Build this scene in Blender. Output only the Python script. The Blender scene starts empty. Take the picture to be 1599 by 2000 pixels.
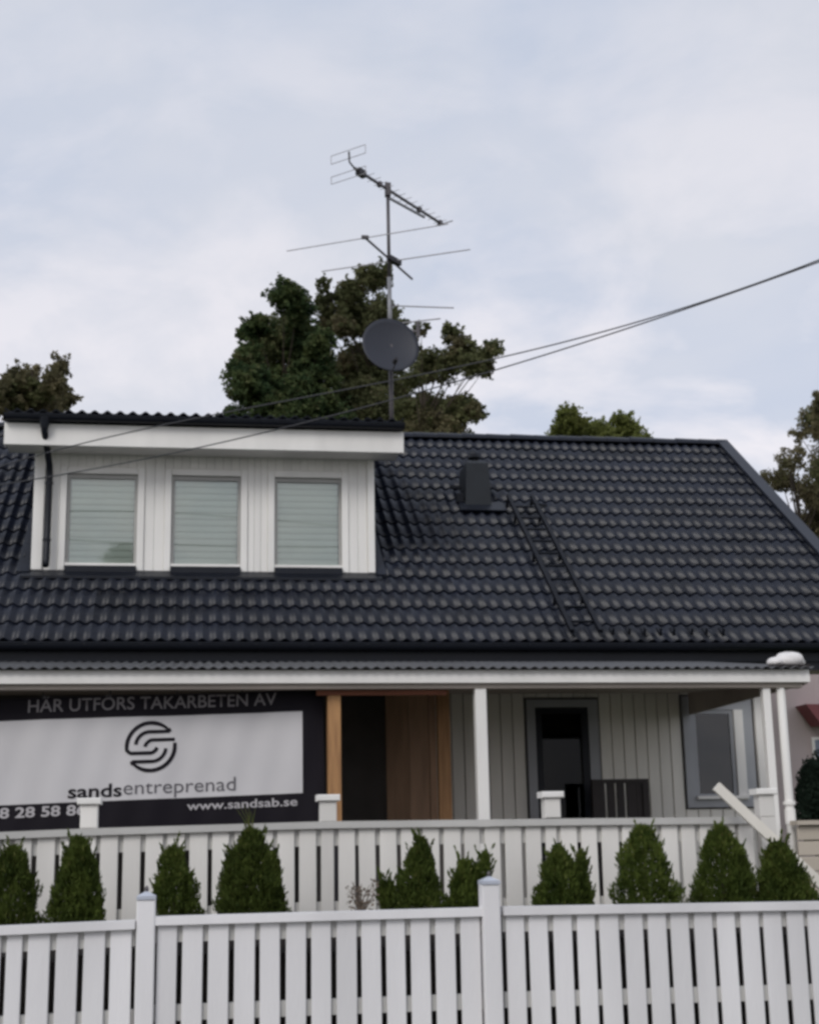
import bpy, math, random
import numpy as np
from mathutils import Vector, Matrix
R = math.radians
random.seed(7)
RNG = np.random.default_rng(7)
S = bpy.context.scene
COL = S.collection

# ------------------------------------------------------------------ camera
F_PX, CX, CY = 2800.0, 799.5, 1000.0          # focal length and centre in photograph pixels
PITCH, YAW, ROLL = math.atan(650 / 2800), R(8.9), R(1.12)
FW = Vector((math.sin(YAW) * math.cos(PITCH), math.cos(YAW) * math.cos(PITCH), math.sin(PITCH)))
R0 = Vector((math.cos(YAW), -math.sin(YAW), 0)); U0 = R0.cross(FW)
CR = math.cos(ROLL) * R0 - math.sin(ROLL) * U0
CU = math.cos(ROLL) * U0 + math.sin(ROLL) * R0
cam_d = bpy.data.cameras.new('camera'); cam = bpy.data.objects.new('camera', cam_d); COL.objects.link(cam)
cam.matrix_world = Matrix(((CR.x, CU.x, -FW.x, 0), (CR.y, CU.y, -FW.y, 0), (CR.z, CU.z, -FW.z, 0), (0, 0, 0, 1)))
cam_d.sensor_fit = 'HORIZONTAL'; cam_d.sensor_width = 36; cam_d.lens = F_PX / 1599 * 36
cam_d.clip_start = 0.1; cam_d.clip_end = 2000
S.camera = cam

def at(u, v, y):
    """world point on the vertical plane at distance y seen at photograph pixel (u, v)"""
    d = FW + CR * ((u - CX) / F_PX) - CU * ((v - CY) / F_PX)
    return d * (y / d.y)

# ------------------------------------------------------------------ world, sun, exposure
SUN_EL, SUN_AZ = R(38), R(215)      # sun behind the camera, veiled by cloud
W = bpy.data.worlds.new('World'); S.world = W; W.use_nodes = True
nt = W.node_tree; nt.nodes.clear()
def wn(t, **k):
    n = nt.nodes.new(t)
    for a, b in k.items(): setattr(n, a, b)
    return n
out = wn('ShaderNodeOutputWorld'); bg = wn('ShaderNodeBackground')
sky = wn('ShaderNodeTexSky', sky_type='NISHITA', sun_disc=False, sun_elevation=SUN_EL, sun_rotation=SUN_AZ,
         air_density=1.0, dust_density=2.0, ozone_density=1.5)
scale = wn('ShaderNodeVectorMath', operation='MULTIPLY'); scale.inputs[1].default_value = (1.2, 1.15, 1.1)
tc = wn('ShaderNodeTexCoord'); mp = wn('ShaderNodeMapping'); mp.inputs['Scale'].default_value = (1.7, 1.7, 3.1)
mp.inputs['Rotation'].default_value = (R(8), R(-14), R(25)); mp.inputs['Location'].default_value = (3.1, 0.35, 1.3)
n1 = wn('ShaderNodeTexNoise'); n1.inputs['Scale'].default_value = 1.5; n1.inputs['Detail'].default_value = 7; n1.inputs['Roughness'].default_value = .5; n1.inputs['Distortion'].default_value = .5
n2 = wn('ShaderNodeTexNoise'); n2.inputs['Scale'].default_value = 3.9; n2.inputs['Detail'].default_value = 8; n2.inputs['Roughness'].default_value = .56; n2.inputs['Distortion'].default_value = .35
r1 = wn('ShaderNodeValToRGB'); r1.color_ramp.elements[0].position = .36; r1.color_ramp.elements[1].position = .6
r1.color_ramp.elements[0].color = (.52, .60, .755, 1); r1.color_ramp.elements[1].color = (.69, .72, .80, 1)
r2 = wn('ShaderNodeValToRGB'); r2.color_ramp.elements[0].position = .45; r2.color_ramp.elements[1].position = .64
r2.color_ramp.elements[0].color = (0, 0, 0, 1); r2.color_ramp.elements[1].color = (1, 1, 1, 1)
# thin bright cloud gathers low above the horizon
sep = wn('ShaderNodeSeparateXYZ'); mr = wn('ShaderNodeMapRange'); mr.inputs['From Min'].default_value = .12; mr.inputs['From Max'].default_value = .56
mr.inputs['To Min'].default_value = 1; mr.inputs['To Max'].default_value = .14
mm = wn('ShaderNodeMath', operation='MULTIPLY'); ad = wn('ShaderNodeMath', operation='MULTIPLY_ADD'); ad.use_clamp = True
ad.inputs[1].default_value = .40; 
mixc = wn('ShaderNodeMix', data_type='RGBA'); mixc.inputs[7].default_value = (.95, .915, .955, 1)
mixs = wn('ShaderNodeMix', data_type='RGBA'); mixs.inputs[0].default_value = .90
L = nt.links.new
L(tc.outputs['Generated'], mp.inputs[0]); L(mp.outputs[0], n1.inputs['Vector']); L(mp.outputs[0], n2.inputs['Vector'])
L(n1.outputs['Fac'], r1.inputs[0]); L(n2.outputs['Fac'], r2.inputs[0])
L(tc.outputs['Generated'], sep.inputs[0]); L(sep.outputs['Z'], mr.inputs['Value'])
L(r2.outputs[0], mm.inputs[0]); L(mr.outputs[0], mm.inputs[1])
L(mr.outputs[0], ad.inputs[0]); L(mm.outputs[0], ad.inputs[2])
L(ad.outputs[0], mixc.inputs[0]); L(r1.outputs[0], mixc.inputs[6])
skys = wn('ShaderNodeVectorMath', operation='SCALE'); skys.inputs['Scale'].default_value = .10
L(sky.outputs[0], skys.inputs[0])
L(skys.outputs[0], mixs.inputs[6]); L(mixc.outputs[2], mixs.inputs[7])
L(mixs.outputs[2], bg.inputs['Color']); bg.inputs['Strength'].default_value = 1.0
L(bg.outputs[0], out.inputs[0])
sd = bpy.data.lights.new('sun', 'SUN'); sd.energy = 1.25; sd.angle = R(24); sd.color = (1, .97, .93)
so = bpy.data.objects.new('sun', sd); COL.objects.link(so)
dv = Vector((math.sin(SUN_AZ) * math.cos(SUN_EL), math.cos(SUN_AZ) * math.cos(SUN_EL), math.sin(SUN_EL)))
so.rotation_euler = dv.to_track_quat('Z', 'Y').to_euler()
S.view_settings.view_transform = 'Standard'; S.view_settings.look = 'None'
S.view_settings.exposure = 0; S.view_settings.gamma = 1; S.view_settings.use_curve_mapping = False
S.render.engine = 'CYCLES'
S.cycles.pixel_filter_type = 'BLACKMAN_HARRIS'; S.cycles.filter_width = 3.1

# ------------------------------------------------------------------ materials
def mat(name, col, rough=.6, var=.12, scale=6, bump=0, bscale=40, metal=0, spec=.5, stretch=(1, 1, 1), col2=None, trans=0, detail=6):
    m = bpy.data.materials.new(name); m.use_nodes = True; t = m.node_tree; b = t.nodes['Principled BSDF']
    b.inputs['Roughness'].default_value = rough; b.inputs['Metallic'].default_value = metal
    b.inputs['Specular IOR Level'].default_value = spec
    c = t.nodes.new('ShaderNodeTexCoord'); mpn = t.nodes.new('ShaderNodeMapping'); mpn.inputs['Scale'].default_value = stretch
    g = t.nodes.new('ShaderNodeNewGeometry')
    t.links.new(g.outputs['Position'], mpn.inputs[0])
    n = t.nodes.new('ShaderNodeTexNoise'); n.inputs['Scale'].default_value = scale; n.inputs['Detail'].default_value = detail
    t.links.new(mpn.outputs[0], n.inputs['Vector'])
    rp = t.nodes.new('ShaderNodeValToRGB'); rp.color_ramp.elements[0].position = .3; rp.color_ramp.elements[1].position = .7
    a = [x * (1 - var) for x in col]; d = [min(1, x * (1 + var)) for x in col] if col2 is None else col2
    if col2 is not None: a = col
    rp.color_ramp.elements[0].color = (*a, 1); rp.color_ramp.elements[1].color = (*d, 1)
    t.links.new(n.outputs['Fac'], rp.inputs[0]); last = rp.outputs[0]
    # every piece a little different in tone
    oi = t.nodes.new('ShaderNodeObjectInfo'); mrn = t.nodes.new('ShaderNodeMapRange')
    mrn.inputs['To Min'].default_value = 1 - var * .5; mrn.inputs['To Max'].default_value = 1 + var * .5
    t.links.new(oi.outputs['Random'], mrn.inputs['Value'])
    hs = t.nodes.new('ShaderNodeHueSaturation'); t.links.new(last, hs.inputs['Color']); t.links.new(mrn.outputs[0], hs.inputs['Value'])
    t.links.new(hs.outputs[0], b.inputs['Base Color'])
    if bump:
        bn = t.nodes.new('ShaderNodeTexNoise'); bn.inputs['Scale'].default_value = bscale; bn.inputs['Detail'].default_value = 4
        t.links.new(mpn.outputs[0], bn.inputs['Vector'])
        bp = t.nodes.new('ShaderNodeBump'); bp.inputs['Strength'].default_value = bump; bp.inputs['Distance'].default_value = .01
        t.links.new(bn.outputs['Fac'], bp.inputs['Height']); t.links.new(bp.outputs[0], b.inputs['Normal'])
    if trans:
        tb = t.nodes.new('ShaderNodeBsdfTranslucent'); t.links.new(hs.outputs[0], tb.inputs['Color'])
        mx = t.nodes.new('ShaderNodeMixShader'); mx.inputs[0].default_value = trans
        t.links.new(b.outputs[0], mx.inputs[1]); t.links.new(tb.outputs[0], mx.inputs[2])
        t.links.new(mx.outputs[0], t.nodes['Material Output'].inputs[0])
    return m
M = dict(
    white=mat('white_paint', (.85, .83, .79), .55, .07, 3, .15, 30, stretch=(1, 1, .25)),
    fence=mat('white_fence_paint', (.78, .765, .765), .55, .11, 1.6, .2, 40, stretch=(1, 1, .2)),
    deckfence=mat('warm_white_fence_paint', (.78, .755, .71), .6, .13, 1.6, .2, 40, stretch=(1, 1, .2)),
    rail=mat('weathered_shaded_rail_paint', (.52, .51, .485), .6, .1, 2.5, .2, 40),  # weathered deck top rail; same grey paints recess shade onto back rails
    siding=mat('porch_siding_paint', (.80, .77, .70), .6, .08, 3, .15, 30, stretch=(1, 1, .2)),
    casing=mat('grey_casing_paint', (.36, .37, .39), .5, .08, 3),
    soffit=mat('soffit_boards', (.36, .315, .275), .7, .12, 3, stretch=(.3, 1, 1)),
    tile=mat('dark_roof_tile', (.0070, .0092, .0175), .38, .40, 1.6, .12, 90, spec=.36),
    metal_dark=mat('dark_coated_metal', (.007, .009, .015), .42, .15, 4, spec=.3),
    verge=mat('dark_verge_metal', (.016, .019, .029), .45, .12, 2, spec=.4),
    hood=mat('hood_metal', (.014, .017, .021), .5, .15, 4, spec=.3),
    ladder=mat('ladder_metal', (.006, .007, .011), .6, .15, 6, spec=.2),
    porchroof=mat('grey_corrugated_sheet', (.075, .075, .078), .6, .2, 2, stretch=(1, .3, 1)),
    wood=mat('raw_timber', (.52, .28, .115), .65, .2, 5, .25, 60, stretch=(6, 6, .4), col2=(.26, .125, .05)),
    redwood=mat('reddish_timber', (.28, .10, .055), .7, .2, 5, .2, 50, stretch=(.5, 5, 5)),
    ply=mat('brown_board', (.34, .21, .13), .7, .2, 3, stretch=(4, 4, .5)),
    paper=mat('dark_wind_sheet', (.085, .075, .068), .7, .25, 2),
    brown=mat('dark_brown_wood', (.020, .014, .013), .6, .2, 5),
    green=mat('thuja_green', (.036, .058, .010), .7, .35, 7, trans=.35, col2=(.105, .140, .028), spec=.2),
    greenlt=mat('thuja_tip_green', (.085, .12, .024), .7, .3, 14, trans=.25, col2=(.14, .14, .04), spec=.2),
    pine=mat('dark_conifer_needles', (.030, .062, .028), .75, .3, 1.6, trans=.35, col2=(.10, .125, .045), spec=.2),
    oak=mat('olive_leaves', (.085, .100, .042), .7, .3, 1.6, trans=.45, col2=(.20, .205, .095), spec=.25),
    autumn=mat('brownish_leaves', (.105, .100, .052), .7, .3, 1.6, trans=.45, col2=(.25, .215, .12), spec=.25),
    lime=mat('yellow_green_leaves', (.16, .19, .05), .7, .3, .6, trans=.45, col2=(.19, .20, .065), spec=.2),
    bark=mat('bark', (.055, .042, .03), .9, .3, 6, .5, 30, stretch=(1, 1, .3)),
    soil=mat('dark_bark_soil', (.018, .013, .010), .95, .35, 12, .6, 30),
    grass=mat('rough_grass', (.045, .07, .02), .9, .3, 1.2, .5, 20, col2=(.08, .09, .03)),
    asphalt=mat('asphalt', (.05, .05, .052), .9, .15, 3, .4, 120),
    deck=mat('deck_boards', (.085, .07, .06), .8, .2, 4, stretch=(.3, 4, 1)),
    vinyl=mat('banner_vinyl_white', (.58, .565, .57), .55, .03, 2, spec=.3),
    vblack=mat('banner_print_black', (.009, .007, .011), .6, .1, 3, spec=.15),
    vgrey=mat('banner_print_pale', (.45, .43, .44), .6, .03, 3, spec=.2),
    vshade=mat('banner_print_shaded', (.23, .215, .22), .6, .03, 3, spec=.2),  # same pale print, darkened for porch roof shade on the top line
    vthin=mat('banner_print_grey', (.11, .105, .115), .6, .03, 3, spec=.2),
    blind=mat('pale_blind', (.90, .92, .88), .6, .03, 3),
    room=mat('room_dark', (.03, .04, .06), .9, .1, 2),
    roompale=mat('room_pale', (.45, .47, .45), .9, .1, 2),
    antenna=mat('antenna_metal', (.10, .09, .095), .5, .15, 8, metal=.3),
    rodm=mat('antenna_rods', (.50, .48, .49), .45, .1, 8, metal=.4),
    mast=mat('galvanised_mast', (.25, .25, .26), .45, .12, 8, metal=.3),
    black=mat('black_plastic', (.012, .010, .014), .5, .1, 8),
    dish=mat('slate_dish', (.030, .033, .045), .55, .06, 2, spec=.4),
    cable=mat('cable_sheath', (.05, .05, .055), .6, .1, 4),
    capmetal=mat('grey_post_cap', (.50, .53, .60), .45, .08, 8),
    bag=mat('white_plastic', (.85, .82, .80), .45, .05, 12, .6, 30, trans=.15),
    pinkwall=mat('pale_pink_render', (.50, .42, .41), .8, .05, 2, .2, 60),
    redpaint=mat('dull_red_roof', (.22, .065, .07), .7, .15, 3),
    bluegrey=mat('blue_grey_window', (.16, .19, .25), .3, .1, 3),
    beige=mat('beige_boards', (.52, .46, .38), .7, .07, 2, stretch=(.2, 1, 1)),
    stair=mat('cream_handrail', (.80, .76, .68), .5, .05, 6),
    duskpot=mat('dry_twigs', (.15, .115, .085), .8, .25, 20),
    hedge=mat('dark_hedge', (.008, .016, .010), .8, .3, 3, trans=.1, col2=(.03, .05, .035), spec=.2),
)
def glass(name, tint=(.9, .95, .92), refl=.5, ior=1.5):
    m = bpy.data.materials.new(name); m.use_nodes = True; t = m.node_tree; t.nodes.clear()
    o = t.nodes.new('ShaderNodeOutputMaterial'); g = t.nodes.new('ShaderNodeBsdfGlossy'); g.inputs['Roughness'].default_value = .02
    tr = t.nodes.new('ShaderNodeBsdfTransparent'); tr.inputs[0].default_value = (*tint, 1)
    fr = t.nodes.new('ShaderNodeFresnel'); fr.inputs[0].default_value = ior
    mr = t.nodes.new('ShaderNodeMapRange'); mr.inputs['From Max'].default_value = 1; mr.inputs['To Min'].default_value = refl; mr.inputs['To Max'].default_value = 1
    n = t.nodes.new('ShaderNodeTexNoise'); n.inputs['Scale'].default_value = 1.2
    bp = t.nodes.new('ShaderNodeBump'); bp.inputs['Strength'].default_value = .03; bp.inputs['Distance'].default_value = .02
    t.links.new(n.outputs[0], bp.inputs['Height']); t.links.new(bp.outputs[0], g.inputs['Normal'])
    mx = t.nodes.new('ShaderNodeMixShader'); t.links.new(fr.outputs[0], mr.inputs[0]); t.links.new(mr.outputs[0], mx.inputs[0])
    t.links.new(tr.outputs[0], mx.inputs[1]); t.links.new(g.outputs[0], mx.inputs[2]); t.links.new(mx.outputs[0], o.inputs[0])
    return m
M['glass'] = glass('window_glass', (.95, .98, .955), .07)
M['glass2'] = glass('dark_window_glass', (.16, .20, .24), .0, 1.3)
M['glass3'] = glass('blue_window_glass', (.22, .27, .32), .03)
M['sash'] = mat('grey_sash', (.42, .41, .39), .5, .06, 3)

# ------------------------------------------------------------------ mesh helpers
class MB:
    def __init__(s): s.v = []; s.f = []
    def add(s, vs, fs):
        b = len(s.v); s.v += [tuple(p) for p in vs]; s.f += [tuple(b + i for i in f) for f in fs]; return s
    def box(s, x0, x1, y0, y1, z0, z1, bev=0):
        if bev:
            # chamfer the vertical and horizontal edges facing the viewer (front, -y)
            b = bev
            vs = [(x0, y1, z0), (x1, y1, z0), (x1, y1, z1), (x0, y1, z1),
                  (x0, y0 + b, z0), (x1, y0 + b, z0), (x1, y0 + b, z1), (x0, y0 + b, z1),
                  (x0 + b, y0, z0 + b), (x1 - b, y0, z0 + b), (x1 - b, y0, z1 - b), (x0 + b, y0, z1 - b)]
            fs = [(0, 3, 2, 1), (8, 9, 10, 11), (4, 5, 9, 8), (5, 6, 10, 9), (6, 7, 11, 10), (7, 4, 8, 11), (0, 1, 5, 4), (1, 2, 6, 5), (2, 3, 7, 6), (3, 0, 4, 7)]
            return s.add(vs, fs)
        vs = [(x0, y0, z0), (x1, y0, z0), (x1, y1, z0), (x0, y1, z0), (x0, y0, z1), (x1, y0, z1), (x1, y1, z1), (x0, y1, z1)]
        return s.add(vs, [(0, 3, 2, 1), (4, 5, 6, 7), (0, 1, 5, 4), (1, 2, 6, 5), (2, 3, 7, 6), (3, 0, 4, 7)])
    def bar(s, p, q, w, h, up=(0, 0, 1)):
        """rectangular bar from p to q"""
        p, q = Vector(p), Vector(q); d = (q - p).normalized(); a = d.cross(Vector(up)).normalized(); b = a.cross(d)
        vs = []
        for e in (p, q):
            for i, j in ((-1, -1), (1, -1), (1, 1), (-1, 1)): vs.append(e + a * i * w / 2 + b * j * h / 2)
        return s.add(vs, [(0, 1, 2, 3), (7, 6, 5, 4), (0, 4, 5, 1), (1, 5, 6, 2), (2, 6, 7, 3), (3, 7, 4, 0)])
    def tube(s, pts, r, n=8, cap=True):
        pts = [Vector(p) for p in pts]; k = len(pts); rs = r if isinstance(r, (list, tuple)) else [r] * k
        base = len(s.v); prev = None
        for i, p in enumerate(pts):
            d = (pts[min(i + 1, k - 1)] - pts[max(i - 1, 0)]).normalized()
            a = d.cross(Vector((0, 0, 1)) if abs(d.z) < .95 else Vector((0, 1, 0))).normalized()
            if prev is not None and a.dot(prev) < 0: a = -a
            prev = a; b = d.cross(a)
            for j in range(n):
                t = 2 * math.pi * j / n; s.v.append(tuple(p + (a * math.cos(t) + b * math.sin(t)) * rs[i]))
        for i in range(k - 1):
            for j in range(n):
                s.f.append((base + i * n + j, base + i * n + (j + 1) % n, base + (i + 1) * n + (j + 1) % n, base + (i + 1) * n + j))
        if cap:
            s.f.append(tuple(base + j for j in range(n))[::-1]); s.f.append(tuple(base + (k - 1) * n + j for j in range(n)))
        return s
    def ext(s, prof, x0, x1):
        """profile of (y, z) points swept along x, with thickness given by the closed profile"""
        n = len(prof); vs = [(x0, y, z) for y, z in prof] + [(x1, y, z) for y, z in prof]
        fs = [(i, (i + 1) % n, n + (i + 1) % n, n + i) for i in range(n)] + [tuple(range(n))[::-1], tuple(range(n, 2 * n))]
        return s.add(vs, fs)
    def build(s, name, m, parent=None, smooth=False):
        me = bpy.data.meshes.new(name); me.from_pydata(s.v, [], s.f); me.materials.append(m)
        if smooth: me.polygons.foreach_set('use_smooth', [True] * len(me.polygons))
        me.update(); return link(name, me, parent)
def link(name, me, parent=None):
    o = bpy.data.objects.new(name, me); COL.objects.link(o)
    if parent is not None:
        o.parent = parent; o.matrix_parent_inverse = WM(parent).inverted()
    return o
def WM(o):
    m = o.matrix_basis.copy()
    if o.parent: m = WM(o.parent) @ o.matrix_parent_inverse @ m
    return m
def tag(o, label=None, cat=None, group=None, kind=None):
    if label: o['label'] = label
    if cat: o['category'] = cat
    if group: o['group'] = group
    if kind: o['kind'] = kind
    return o
def empty(name, loc, label, cat, group=None):
    o = bpy.data.objects.new(name, None); COL.objects.link(o); o.location = loc; o.empty_display_size = .2
    return tag(o, label, cat, group)
def bx(name, m, parent, x0, x1, y0, y1, z0, z1, bev=0): return MB().box(x0, x1, y0, y1, z0, z1, bev).build(name, M[m], parent)

# ================================================================== SETTING
tag(MB().add([(-300, -300, -1.70), (400, -300, -1.70), (400, 500, -1.70), (-300, 500, -1.70)], [(0, 1, 2, 3)]).build('ground', M['grass']), kind='structure')
tag(MB().box(-60, 60, -4, 9.2, -1.78, -1.66).build('road', M['asphalt']), kind='structure')
# raised planting bed of dark soil between the two fences, and the ground the house stands on
bed = MB(); nx, ny = 60, 8; vs = []; fs = []
for j in range(ny + 1):
    for i in range(nx + 1):
        x = -4 + 10 * i / nx; y = 10.12 + 1.45 * j / ny
        z = -.56 + .035 * math.sin(x * 5 + j) * math.sin(x * 2.3 + j * 1.7) + .02 * random.uniform(-1, 1) + (-.12 if j == 0 else 0)
        vs.append((x, y, z))
for j in range(ny):
    for i in range(nx): a = j * (nx + 1) + i; fs.append((a, a + 1, a + nx + 2, a + nx + 1))
k = len(vs)
for i in range(nx + 1): vs.append((-4 + 10 * i / nx, 10.08, -1.72))
for i in range(nx): fs.append((i + 1, i, k + i, k + i + 1))
tag(bed.add(vs, fs).build('planting_bed', M['soil']), kind='structure')
tag(MB().box(-6, 6.3, 11.78, 21.6, -1.72, -.84).build('terrace', M['deck']), kind='structure')

# ================================================================== HOUSE
house = empty('detached_house', (2.5, 16.5, -.84), 'white wooden house with black two-wave tiled roof, dormer and open front porch', 'house')
EY, EZ = 15.95, 2.222; RY, RZ = 21.15, 6.135           # eave line and ridge line of the main roof
SL = Vector((0, RY - EY, RZ - EZ)); SLEN = SL.length; SD = SL.normalized(); SN = Vector((0, -SD.z, SD.y))
def roofp(x, s, n=0): return Vector((x, EY, EZ)) + SD * s + SN * n
XL, XR = -4.0, 8.47
DX0, DX1 = -1.88, 2.27; DY = 17.3                      # dormer front wall
# --- roof body
rb = MB(); rb.ext([(EY + .06, EZ - .07), (RY, RZ - .07), (RY + 5.2, EZ - .07), (RY + 5.2, EZ - .2), (RY, RZ - .25), (EY + .06, EZ - .2)], XL, XR - .06)
roof = rb.build('roof', M['metal_dark'], house)
# --- roof tiles: one two-wave tile, copied
TW, TC = .3045, SLEN / 16
def tile_mesh():
    m = MB(); n = 12; L_ = TC + .06; top0 = []; top1 = []; bot0 = []
    def h(t):  # t in waves: rounded roll and flatter pan
        c = .5 + .5 * math.cos(2 * math.pi * t); return .040 * c ** 1.25
    for i in range(n + 1):
        t = 2 * i / n; x = TW * i / n
        top0.append(Vector((x, 0, 0)) + Vector((0, 0, h(t) + .023))); bot0.append(Vector((x, 0, h(t) + .004)))
        top1.append(Vector((x, L_, h(t) - .002)))
    vs = top0 + top1 + bot0; N = n + 1
    fs = [(i, i + 1, N + i + 1, N + i) for i in range(n)] + [(2 * N + i, 2 * N + i + 1, i + 1, i) for i in range(n)]
    return vs, fs
tv, tf = tile_mesh()
Bm = Matrix(((1, 0, 0), (0, SD.y, SN.y), (0, SD.z, SN.z)))
tvw = [Bm @ v for v in tv]
tme = bpy.data.meshes.new('roof_tile'); tme.from_pydata([tuple(v) for v in tvw], [], tf); tme.materials.append(M['tile'])
for p in tme.polygons: p.use_smooth = p.index < 12
tme.update()
far = MB(); cnt = 0; far_smooth = []
ncol = int((XR - XL - .1) / TW)
ribs = []
for c in range(16):
    for k in range(ncol + 1):
        x = XR - .10 - TW * (k + 1)
        s = TC * c
        y = roofp(x, s).y
        if y > DY - .28 and x > DX0 - TW * .5 and x < DX1 - .12: continue       # dormer stands here
        jit = random.uniform(-.004, .004)
        p = roofp(x, s + random.uniform(-.004, .004), jit * .5)
        u = x / y
        vis = -.16 < u < .53
        if vis and cnt < 300 and c < 15:
            o = link('roof_tile', tme, None); o.parent = roof; o.location = p; cnt += 1
        else:
            far.add([p + v for v in tvw], tf); far_smooth += [i < 12 for i in range(len(tf))]
fo = far.build('roof_tile_field', M['tile'], roof); fo['kind'] = 'stuff'
fo.data.polygons.foreach_set('use_smooth', far_smooth)
# --- ridge tiles
rt = MB(); n = 8
for e, (xx, rr) in enumerate(((0, .115), (.40, .105))):
    for i in range(n + 1):
        t = math.pi * i / n; rt.v.append((xx, -math.cos(t) * rr * 1.15, math.sin(t) * rr * .9 - .03))
rt.f = [(i, i + 1, n + 2 + i, n + 1 + i) for i in range(n)] + [tuple(range(n + 1))]
rm = bpy.data.meshes.new('ridge_tile'); rm.from_pydata(rt.v, [], rt.f); rm.materials.append(M['tile']); rm.update()
x = XR - .46
while x > XL:
    o = link('ridge_tile', rm, None); o.parent = roof; o.location = (x, RY, RZ + .035 + random.uniform(-.006, .006)); x -= .385
# --- verge cover along the right gable
vg = MB()
for x0, x1, n0, n1 in ((XR - .16, XR + .02, .055, .10), (XR - .03, XR + .02, -.24, .054)):
    a = [roofp(x0, -.03, n0), roofp(x1, -.03, n0), roofp(x1, SLEN + .05, n0), roofp(x0, SLEN + .05, n0),
         roofp(x0, -.03, n1), roofp(x1, -.03, n1), roofp(x1, SLEN + .05, n1), roofp(x0, SLEN + .05, n1)]
    vg.add(a, [(0, 3, 2, 1), (4, 5, 6, 7), (0, 1, 5, 4), (1, 2, 6, 5), (2, 3, 7, 6), (3, 0, 4, 7)])
vg.build('verge_cover', M['verge'], roof)
# --- gutter (half round) helper
def gutter(name, x0, x1, y, z, r, parent, m='metal_dark'):
    g = MB(); n = 10; pr = []
    for i in range(n + 1): t = math.pi * i / n; pr.append((y - math.cos(t) * r, z - math.sin(t) * r))
    for i in range(n, -1, -1): t = math.pi * i / n; pr.append((y - math.cos(t) * (r - .006), z - math.sin(t) * (r - .006)))
    g.ext(pr, x0, x1)
    g.tube([(x0, y - r, z + .004), (x1, y - r, z + .004)], .009, 6)
    o = g.build(name, M[m], parent); return o
gm = gutter('gutter', XL, XR - .02, EY - .045, EZ - .02, .068, house)
for i in range(20): x = XL + .4 + i * .62; MB().bar((x, EY - .115, EZ - .03), (x, EY + .05, EZ - .09), .03, .012).build('gutter_bracket', M['metal_dark'], gm)
bx('eave_fascia', 'metal_dark', house, XL, XR - .05, EY + .09, EY + .125, EZ - .30, EZ - .045)
bx('eave_soffit', 'soffit', house, XL, XR - .05, EY + .126, 16.48, EZ - .30, EZ - .27)
# --- snow guards: little dark brackets low on the roof
for k in range(8):
    x = 4.86 + k * .19 + random.uniform(-.03, .03)
    g = MB(); p = roofp(x, .24, .075); g.bar(p, p - SD * .14 + SN * .0, .035, .02); g.bar(p - SD * .13, p - SD * .13 + SN * .07, .04, .015, (1, 0, 0))
    g.build('snow_guard', M['ladder'], roof)

# --- main wall under the eave, behind the porch
WY = 16.5; WX0, WX1 = -4.0, 6.86
wall = bx('wall', 'paper', house, WX0, WX1, WY + .03, WY + .18, -.84, 1.98)
MB().add([(x_, y_, z_) for x_ in (WX1 - .15, WX1 - .005) for y_, z_ in ((WY + .181, -.84), (26, -.84), (26, 2.0), (RY, 5.6), (WY + .181, 2.15))],
         [(4, 3, 2, 1, 0), (5, 6, 7, 8, 9), (0, 1, 6, 5), (1, 2, 7, 6), (2, 3, 8, 7), (3, 4, 9, 8), (4, 0, 5, 9)]).build('side_wall', M['siding'], house)
def boards(parent, x0, x1, y, z0, z1, w, m, gap=.006, t=.022, nm='board'):
    n = max(1, round((x1 - x0) / w)); w = (x1 - x0) / n
    for i in range(n):
        d = random.uniform(-.0015, .0015)
        MB().box(x0 + i * w + gap / 2, x0 + (i + 1) * w - gap / 2, y - t + d, y, z0, z1, .006).build(nm, M[m], parent)
# boards around door [3.93,4.76] and window [5.84,6.65]
boards(wall, 2.30, 3.90, WY + .028, -.8, 1.96, .14, 'siding', .009)
boards(wall, 4.80, 5.80, WY + .028, -.8, 1.96, .14, 'siding', .009)
boards(wall, 3.90, 4.80, WY + .028, 1.66, 1.96, .14, 'siding', .009)
boards(wall, 5.80, 6.70, WY + .028, 1.69, 1.96, .14, 'siding', .009)
boards(wall, 5.80, 6.70, WY + .028, -.8, .34, .14, 'siding', .009)
bx('corner_board', 'white', house, 6.72, 6.865, WY - .03, WY + .06, -.8, 1.96, .008)
# door
door = MB().box(3.92, 4.02, WY - .03, WY + .04, -.8, 1.63).box(4.66, 4.78, WY - .03, WY + .04, -.8, 1.63).box(4.02, 4.66, WY - .03, WY + .04, 1.54, 1.63).build('door', M['casing'], house)
door['label'] = 'dark glazed porch door in grey frame'
MB().box(4.022, 4.10, WY - .012, WY + .024, -.8, 1.538).box(4.58, 4.658, WY - .012, WY + .024, -.8, 1.538).box(4.10, 4.58, WY - .012, WY + .024, 1.47, 1.538).box(4.10, 4.58, WY - .012, WY + .024, -.8, -.45).build('door_leaf', M['metal_dark'], door)
bx('pane', 'glass2', door, 4.10, 4.58, WY + .004, WY + .010, -.45, 1.47)
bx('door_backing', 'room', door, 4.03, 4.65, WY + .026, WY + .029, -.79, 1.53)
MB().tube([(4.615, WY - .015, .25), (4.615, WY - .06, .25), (4.54, WY - .06, .25)], .009, 6).build('door_handle', M['mast'], door)
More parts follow.
